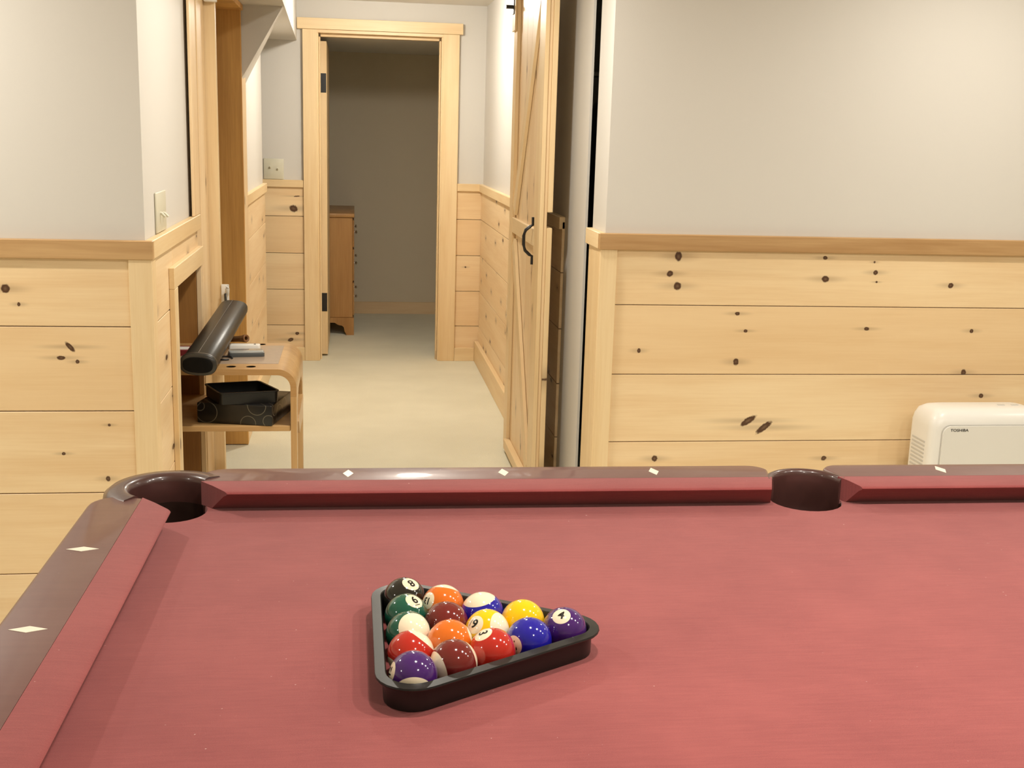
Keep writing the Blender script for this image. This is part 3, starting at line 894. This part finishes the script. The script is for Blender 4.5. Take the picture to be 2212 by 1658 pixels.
# cue case: oval vinyl tube propped across the table top
ctop = Vector((-0.160, 2.575, 0.757)); cbot = Vector((-0.1985, 1.795, 0.690))
ax = (ctop - cbot).normalized(); sdx = ax.cross(Vector((0, 0, 1))).normalized(); sdz = sdx.cross(ax).normalized()
sdx, sdz = (sdx * math.cos(R2D(-3)) + sdz * math.sin(R2D(-3))), (-sdx * math.sin(R2D(-3)) + sdz * math.cos(R2D(-3)))
cc = empty('cue_case', cbot)
tag(cc, 'black oval vinyl cue case propped on the oak side table', 'cue case')
def oval(t, a, b, n=28, e=2.6):
    pts = []
    for i in range(n):
        th = 2 * math.pi * i / n
        c, s = math.cos(th), math.sin(th)
        u = a * math.copysign(abs(c) ** (2 / e), c); v = b * math.copysign(abs(s) ** (2 / e), s)
        pts.append(tuple(ax * t + sdx * u + sdz * v))
    return pts
L = (ctop - cbot).length
loft('case_body', [oval(0.022, .050, .029), oval(0.03, .054, .0325), oval(L * .5, .053, .032), oval(L - .012, .052, .0315), oval(L - .003, .048, .028), oval(L, .040, .021)], LEATHER, cc, sm=60)
loft('end_cap', [oval(-0.004, .047, .026), oval(0.0, .055, .034), oval(0.004, .058, .0365), oval(0.018, .058, .0365), oval(0.024, .055, .0335)], LEATHER, cc, sm=50)
loft('end_disc', [oval(-0.0062, .045, .0245), oval(-0.0035, .0475, .0265)], plain('case_end_rubber', (0.005, 0.0045, 0.004), 0.85, 0.2, 120, spec=0.15), cc, sm=50)
tube('seam', [cbot + ax * t + sdz * 0.0328 + sdx * -0.004 for t in (0.03, L * .3, L * .6, L - 0.012)], 0.0009, plain('seam_thread', (0.16, 0.14, 0.11), 0.6), cc, 6)
tube('strap', [ctop + sdx * -0.030, ctop + Vector((-0.034, 0.028, 0.020)), ctop + Vector((-0.036, 0.040, 0.045)), ctop + Vector((-0.028, 0.050, 0.055))], 0.005, LEATHER, cc, 8, flat=0.4)

# white clip hook on the casing, the case's strap hangs there
hk = empty('wall_hook', (-0.196, 2.659, 0.79))
tag(hk, 'small white plastic hook on the casing above the cue case', 'hook')
box('hook_plate', (-0.216, -0.186, 2.652, 2.6600, 0.765, 0.835), WHITEP, hk, 0.003, 2)
tube('hook_arm', [(-0.196, 2.654, 0.80), (-0.194, 2.635, 0.797), (-0.190, 2.622, 0.806), (-0.188, 2.616, 0.824), (-0.190, 2.622, 0.834)], 0.0085, WHITEP, hk, 10)

# small things lying on the table top
t = empty('wooden_pipe', (-0.118, 2.41, STZ))
tag(t, 'short dark wooden pipe with an open end on the oak table', 'pipe')
p0, p1 = Vector((-0.165, 2.415, STZ + 0.0125)), Vector((-0.096, 2.345, STZ + 0.0290))
d = (p1 - p0).normalized()
PIPEM = wood('pipe_wood', 'x', 'y', (0.25, 0.11, 0.035), (0.10, 0.04, 0.014), rough=0.4)
tube('pipe_stem', [p0, p0 + d * 0.06, p1 - d * 0.022], [0.010, 0.011, 0.0120], PIPEM, t, 14)
a = d.cross(Vector((0, 0, 1))).normalized(); b = a.cross(d)
rr_ = lambda r, s: [tuple(p1 + d * s + a * r * math.cos(q) + b * r * math.sin(q)) for q in (2 * math.pi * i / 16 for i in range(16))]
loft('pipe_end', [rr_(0.0115, -0.022), rr_(0.0135, -0.016), rr_(0.0138, 0.0), rr_(0.0118, 0.001), rr_(0.0070, -0.001), rr_(0.0065, -0.02)], PIPEM, t, local=False)

t = empty('remote_control', (-0.10, 2.29, STZ))
tag(t, 'slim white remote control behind the grey handset', 'remote')
prism('remote_body', [(q[0] - 0.098, q[1] + 2.292) for q in rounded_rect(-0.055, 0.055, -0.018, 0.018, 0.008)], STZ + 0.0016, STZ + 0.017, WHITEP, t, 0.004, 2, local=False)
box('remote_button', (-0.066, -0.058, 2.286, 2.294, STZ + 0.0165, STZ + 0.0185), BLACKP, t, 0.001)
GREYP = plain('silver_grey_plastic', (0.34, 0.35, 0.34), 0.22, 0.05, 20, coat=0.4)
DGREY = plain('dark_grey_plastic', (0.075, 0.08, 0.08), 0.3, 0.1, 30)
t = empty('handset', (-0.08, 2.15, STZ))
tag(t, 'glossy grey handset lying across the oak table top', 'handset')
hp = rounded_rect(-0.062, 0.062, -0.030, 0.030, 0.012)
ca_, sa_ = math.cos(R2D(7)), math.sin(R2D(7))
hp = [(x * ca_ - y * sa_ - 0.081, x * sa_ + y * ca_ + 2.158) for x, y in hp]
prism('handset_base', hp, STZ + 0.0016, STZ + 0.015, DGREY, t, 0.003, 2, local=False)
prism('handset_face', [((x + 0.081) * .96 - 0.081, (y - 2.158) * .96 + 2.158) for x, y in hp], STZ + 0.0152, STZ + 0.0205, GREYP, t, 0.003, 2, local=False)
t = empty('cord_loop', (-0.145, 2.075, STZ))
tag(t, 'thin black cord loop below the cue case', 'cord')
tube('cord', [(-0.150 + 0.028 * math.cos(q), 2.090 + 0.030 * math.sin(q), STZ + 0.005) for q in [i * 0.42 for i in range(14)]], 0.003, BLACKM, t, 8)
t = box('playing_card_box', (-0.345, -0.275, 2.15, 2.24, STZ + 0.0005, STZ + 0.020), plain('dark_red_card', (0.20, 0.015, 0.02), 0.4, 0.1, 40), None, 0.001)
tag(t, 'small dark red card box beside the cue case', 'box')
o = box('white_label', (-0.315, -0.280, 2.165, 2.215, STZ + 0.0195, STZ + 0.0215), WHITEP, t, 0.0004)

# ------------------------------------------------------------------ switches, sensor
def toggle(parent, base, nrm, up=True):
    b = Vector(base); nn = Vector(nrm)
    e = b + nn * 0.014 + Vector((0, 0, 0.010 if up else -0.010))
    tube('toggle', [b, b + nn * 0.004, e], [0.0055, 0.0045, 0.0035], IVORY, parent, 8)
sw = empty('light_switch', (-0.28, 1.665, 1.18))
tag(sw, 'ivory double toggle switch plate on the return wall', 'light switch')
box('plate', (-0.2798, -0.2735, 1.575, 1.752, 1.1205, 1.238), IVORY, sw, 0.003, 2)
toggle(sw, (-0.2737, 1.635, 1.176), (1, 0, 0), False); toggle(sw, (-0.2737, 1.695, 1.172), (1, 0, 0), False)
sw = empty('light_switch', (-0.19, 5.43, 1.18))
tag(sw, 'ivory double toggle switch plate beside the hall end doorway', 'light switch')
box('plate', (-0.252, -0.132, 5.4225, 5.4298, 1.1195, 1.243), IVORY, sw, 0.003, 2)
toggle(sw, (-0.213, 5.4228, 1.188), (0, -1, 0)); toggle(sw, (-0.168, 5.4228, 1.178), (0, -1, 0))
sn = empty('door_sensor', (-0.232, 2.655, 1.88))
tag(sn, 'small white plastic sensor box high on the side casing', 'sensor')
box('sensor_case', (-0.252, -0.206, 2.622, 2.6595, 1.872, 1.935), WHITEP, sn, 0.004, 2)
box('sensor_cover', (-0.248, -0.212, 2.614, 2.6215, 1.880, 1.930), WHITEP, sn, 0.002, 2)
ou = empty('wall_outlet', (1.078, 4.05, 0.36))
tag(ou, 'white wall outlet plate low on the hall side planks', 'outlet')
box('plate', (1.0735, 1.0798, 3.93, 4.01, 0.50, 0.62), WHITEP, ou, 0.002, 2)
box('socket', (1.0715, 1.0736, 3.945, 3.995, 0.57, 0.605), IVORY, ou, 0.002, 2)
box('socket', (1.0715, 1.0736, 3.945, 3.995, 0.515, 0.55), IVORY, ou, 0.002, 2)

# ------------------------------------------------------------------ dresser in the back room
ds = empty('dresser', (0.06, 6.75, 0))
tag(ds, 'wooden dresser with bracket feet seen from its side', 'dresser')
DX0, DX1, DY0, DY1 = -0.165, 0.284, 6.352, 7.20
box('carcass', (DX0, DX1, DY0, DY1, 0.125, 0.828), DRESS, ds, 0.003)
box('dresser_top', (DX0 - 0.005, DX1 + 0.012, DY0 - 0.012, DY1 + 0.012, 0.829, 0.856), DRESS, ds, 0.004, 2)
def bracket(a0, a1):
    w_ = a1 - a0
    pts = [(a0, 0.0), (a0 + 0.052, 0.0), (a0 + 0.066, 0.028), (a0 + 0.07, 0.055), (a0 + 0.085, 0.068), (a0 + 0.11, 0.072), (a0 + 0.135, 0.088), (a0 + w_ / 2, 0.090)]
    pts += [(a1 - (p - a0), q) for p, q in pts[::-1][1:]]
    return pts + [(a1, 0.1245), (a0, 0.1245)]
prism('bracket_base', bracket(DX0 - 0.004, DX1 + 0.008), DY0 - 0.006, DY0 + 0.014, DRESS, ds, axis='y', local=False, sm=30)
prism('bracket_base', bracket(DX0 - 0.004, DX1 + 0.008), DY1 - 0.014, DY1 + 0.006, DRESS, ds, axis='y', local=False, sm=30)
prism('bracket_base', bracket(DY0 + 0.0145, DY1 - 0.0145), DX1 - 0.012, DX1 + 0.008, DRESS, ds, axis='x', local=False, sm=30)
for z0, z1 in ((0.62, 0.81), (0.385, 0.605), (0.14, 0.37)):
    dw = box('drawer', (DX1 + 0.0005, DX1 + 0.010, DY0 + 0.02, DY1 - 0.02, z0, z1), DRESS, ds, 0.002)
    for ky in (6.52, 7.03):
        kz = (z0 + z1) / 2
        tube('knob', [(DX1 + 0.010, ky, kz), (DX1 + 0.018, ky, kz), (DX1 + 0.024, ky, kz), (DX1 + 0.031, ky, kz)], [0.006, 0.005, 0.013, 0.007], CHROME, dw, 12)

# ------------------------------------------------------------------ white appliance before the right wall
ac = empty('dehumidifier', (2.46, 1.76, 0))
tag(ac, 'white rounded dehumidifier standing before the plank wall', 'appliance')
AX0, AX1, AY0, AY1, AZ = 2.225, 2.640, 1.665, 1.845, 0.563
def ring_at(ins, z, r):
    return [(x, y, z) for x, y in rounded_rect(AX0 + ins, AX1 - ins, AY0 + ins, AY1 - ins, max(r - ins * 0.4, 0.012), 5)]
loft('body', [ring_at(0.004, 0.012, .04), ring_at(0, 0.03, .04), ring_at(0, AZ - 0.062, .04), ring_at(0.004, AZ - 0.040, .04), ring_at(0.014, AZ - 0.018, .04), ring_at(0.030, AZ - 0.006, .045), ring_at(0.050, AZ, .05)], WHITEP, ac, local=False, sm=60)
# front panel, slightly proud, with its rounded top corners
fp = [(AX0 + 0.036, 0.03), (AX1 - 0.036, 0.03)] + arc(AX1 - 0.066, AZ - 0.082, 0.030, 0, 90, 6) + arc(AX0 + 0.066, AZ - 0.082, 0.030, 90, 180, 6)
prism('front_panel', fp, AY0 + 0.004, AY0 - 0.006, WHITEP, ac, 0.0, axis='y', local=False, sm=30)
fp2 = [(x + (0.004 if x > 2.43 else -0.004), z + (0.004 if z > 0.1 else 0)) for x, z in fp]
prism('panel_seam', fp2, AY0 + 0.003, AY0 - 0.0005, SEAMM, ac, 0.0, axis='y', local=False, sm=30)
for i in range(24):
    z = 0.13 + i * 0.0135
    box('vent_slat', (AX0 - 0.0022, AX0 + 0.002, AY0 + 0.045, AY1 - 0.045, z, z + 0.006), SEAMM, ac, 0.0008)
for i in range(3):
    box('top_button', (2.50 + i * 0.05, 2.525 + i * 0.05, 1.745, 1.757, AZ - 0.0005, AZ + 0.0015), SEAMM, ac, 0.0005)
for fx_ in (AX0 + 0.05, AX1 - 0.05):
    for fy_ in (AY0 + 0.04, AY1 - 0.04):
        lathe('foot', [(0.0, 0.0), (0.012, 0.0), (0.012, 0.012), (0.0, 0.0125)], BLACKP, ac, 12, local=False, loc=(fx_, fy_, 0.0))
tm = text_mesh('TOSHIBA', 0.0150, 0.0003)
lg = put('brand_lettering', tm, plain('logo_black', (0.02, 0.018, 0.016), 0.4), ac)
lg.location = (2.318, AY0 - 0.0066, 0.497); lg.rotation_euler = (math.pi / 2, 0, 0); lg.scale = (1.05, 0.85, 1)

# ------------------------------------------------------------------ coats hanging in the dark closet
COAT = plain('dark_coat_cloth', (0.035, 0.032, 0.024), 0.8, 0.35, 25)
COATG = plain('grey_green_garment_bag', (0.13, 0.125, 0.10), 0.35, 0.5, 14)
def coat(x, y, mt, lab):
    t = empty('hanging_coat', (x, y, 0))
    tag(t, lab, 'coat', 'coats in the dark closet')
    rg = []
    for z, a, b in ((0.12, .10, .27), (0.5, .095, .26), (1.0, .085, .245), (1.35, .08, .235), (1.50, .07, .215), (1.575, .05, .13), (1.60, .03, .05)):
        rg.append([(x + a * math.cos(q) * (1 + .16 * math.sin(6 * q + z * 2)), y + b * math.sin(q) * (1 + .05 * math.sin(9 * q + z)), z) for q in (2 * math.pi * i / 36 for i in range(36))])
    loft('coat_body', rg, mt, t, local=False, sm=70)
    tube('hanger', [(x, y, 1.60), (x, y, 1.655), (x + .012, y, 1.675), (x + .004, y, 1.692)], 0.003, CHROME, t, 8)
coat(1.41, 3.30, COATG, 'grey green garment hanging in the closet gap')
coat(1.68, 3.32, COAT, 'black coat hanging deeper in the dark closet')
struct(tube('trim_16', [(1.27, 3.31, 1.70), (3.19, 3.31, 1.70)], 0.014, CHROME, None, 12))
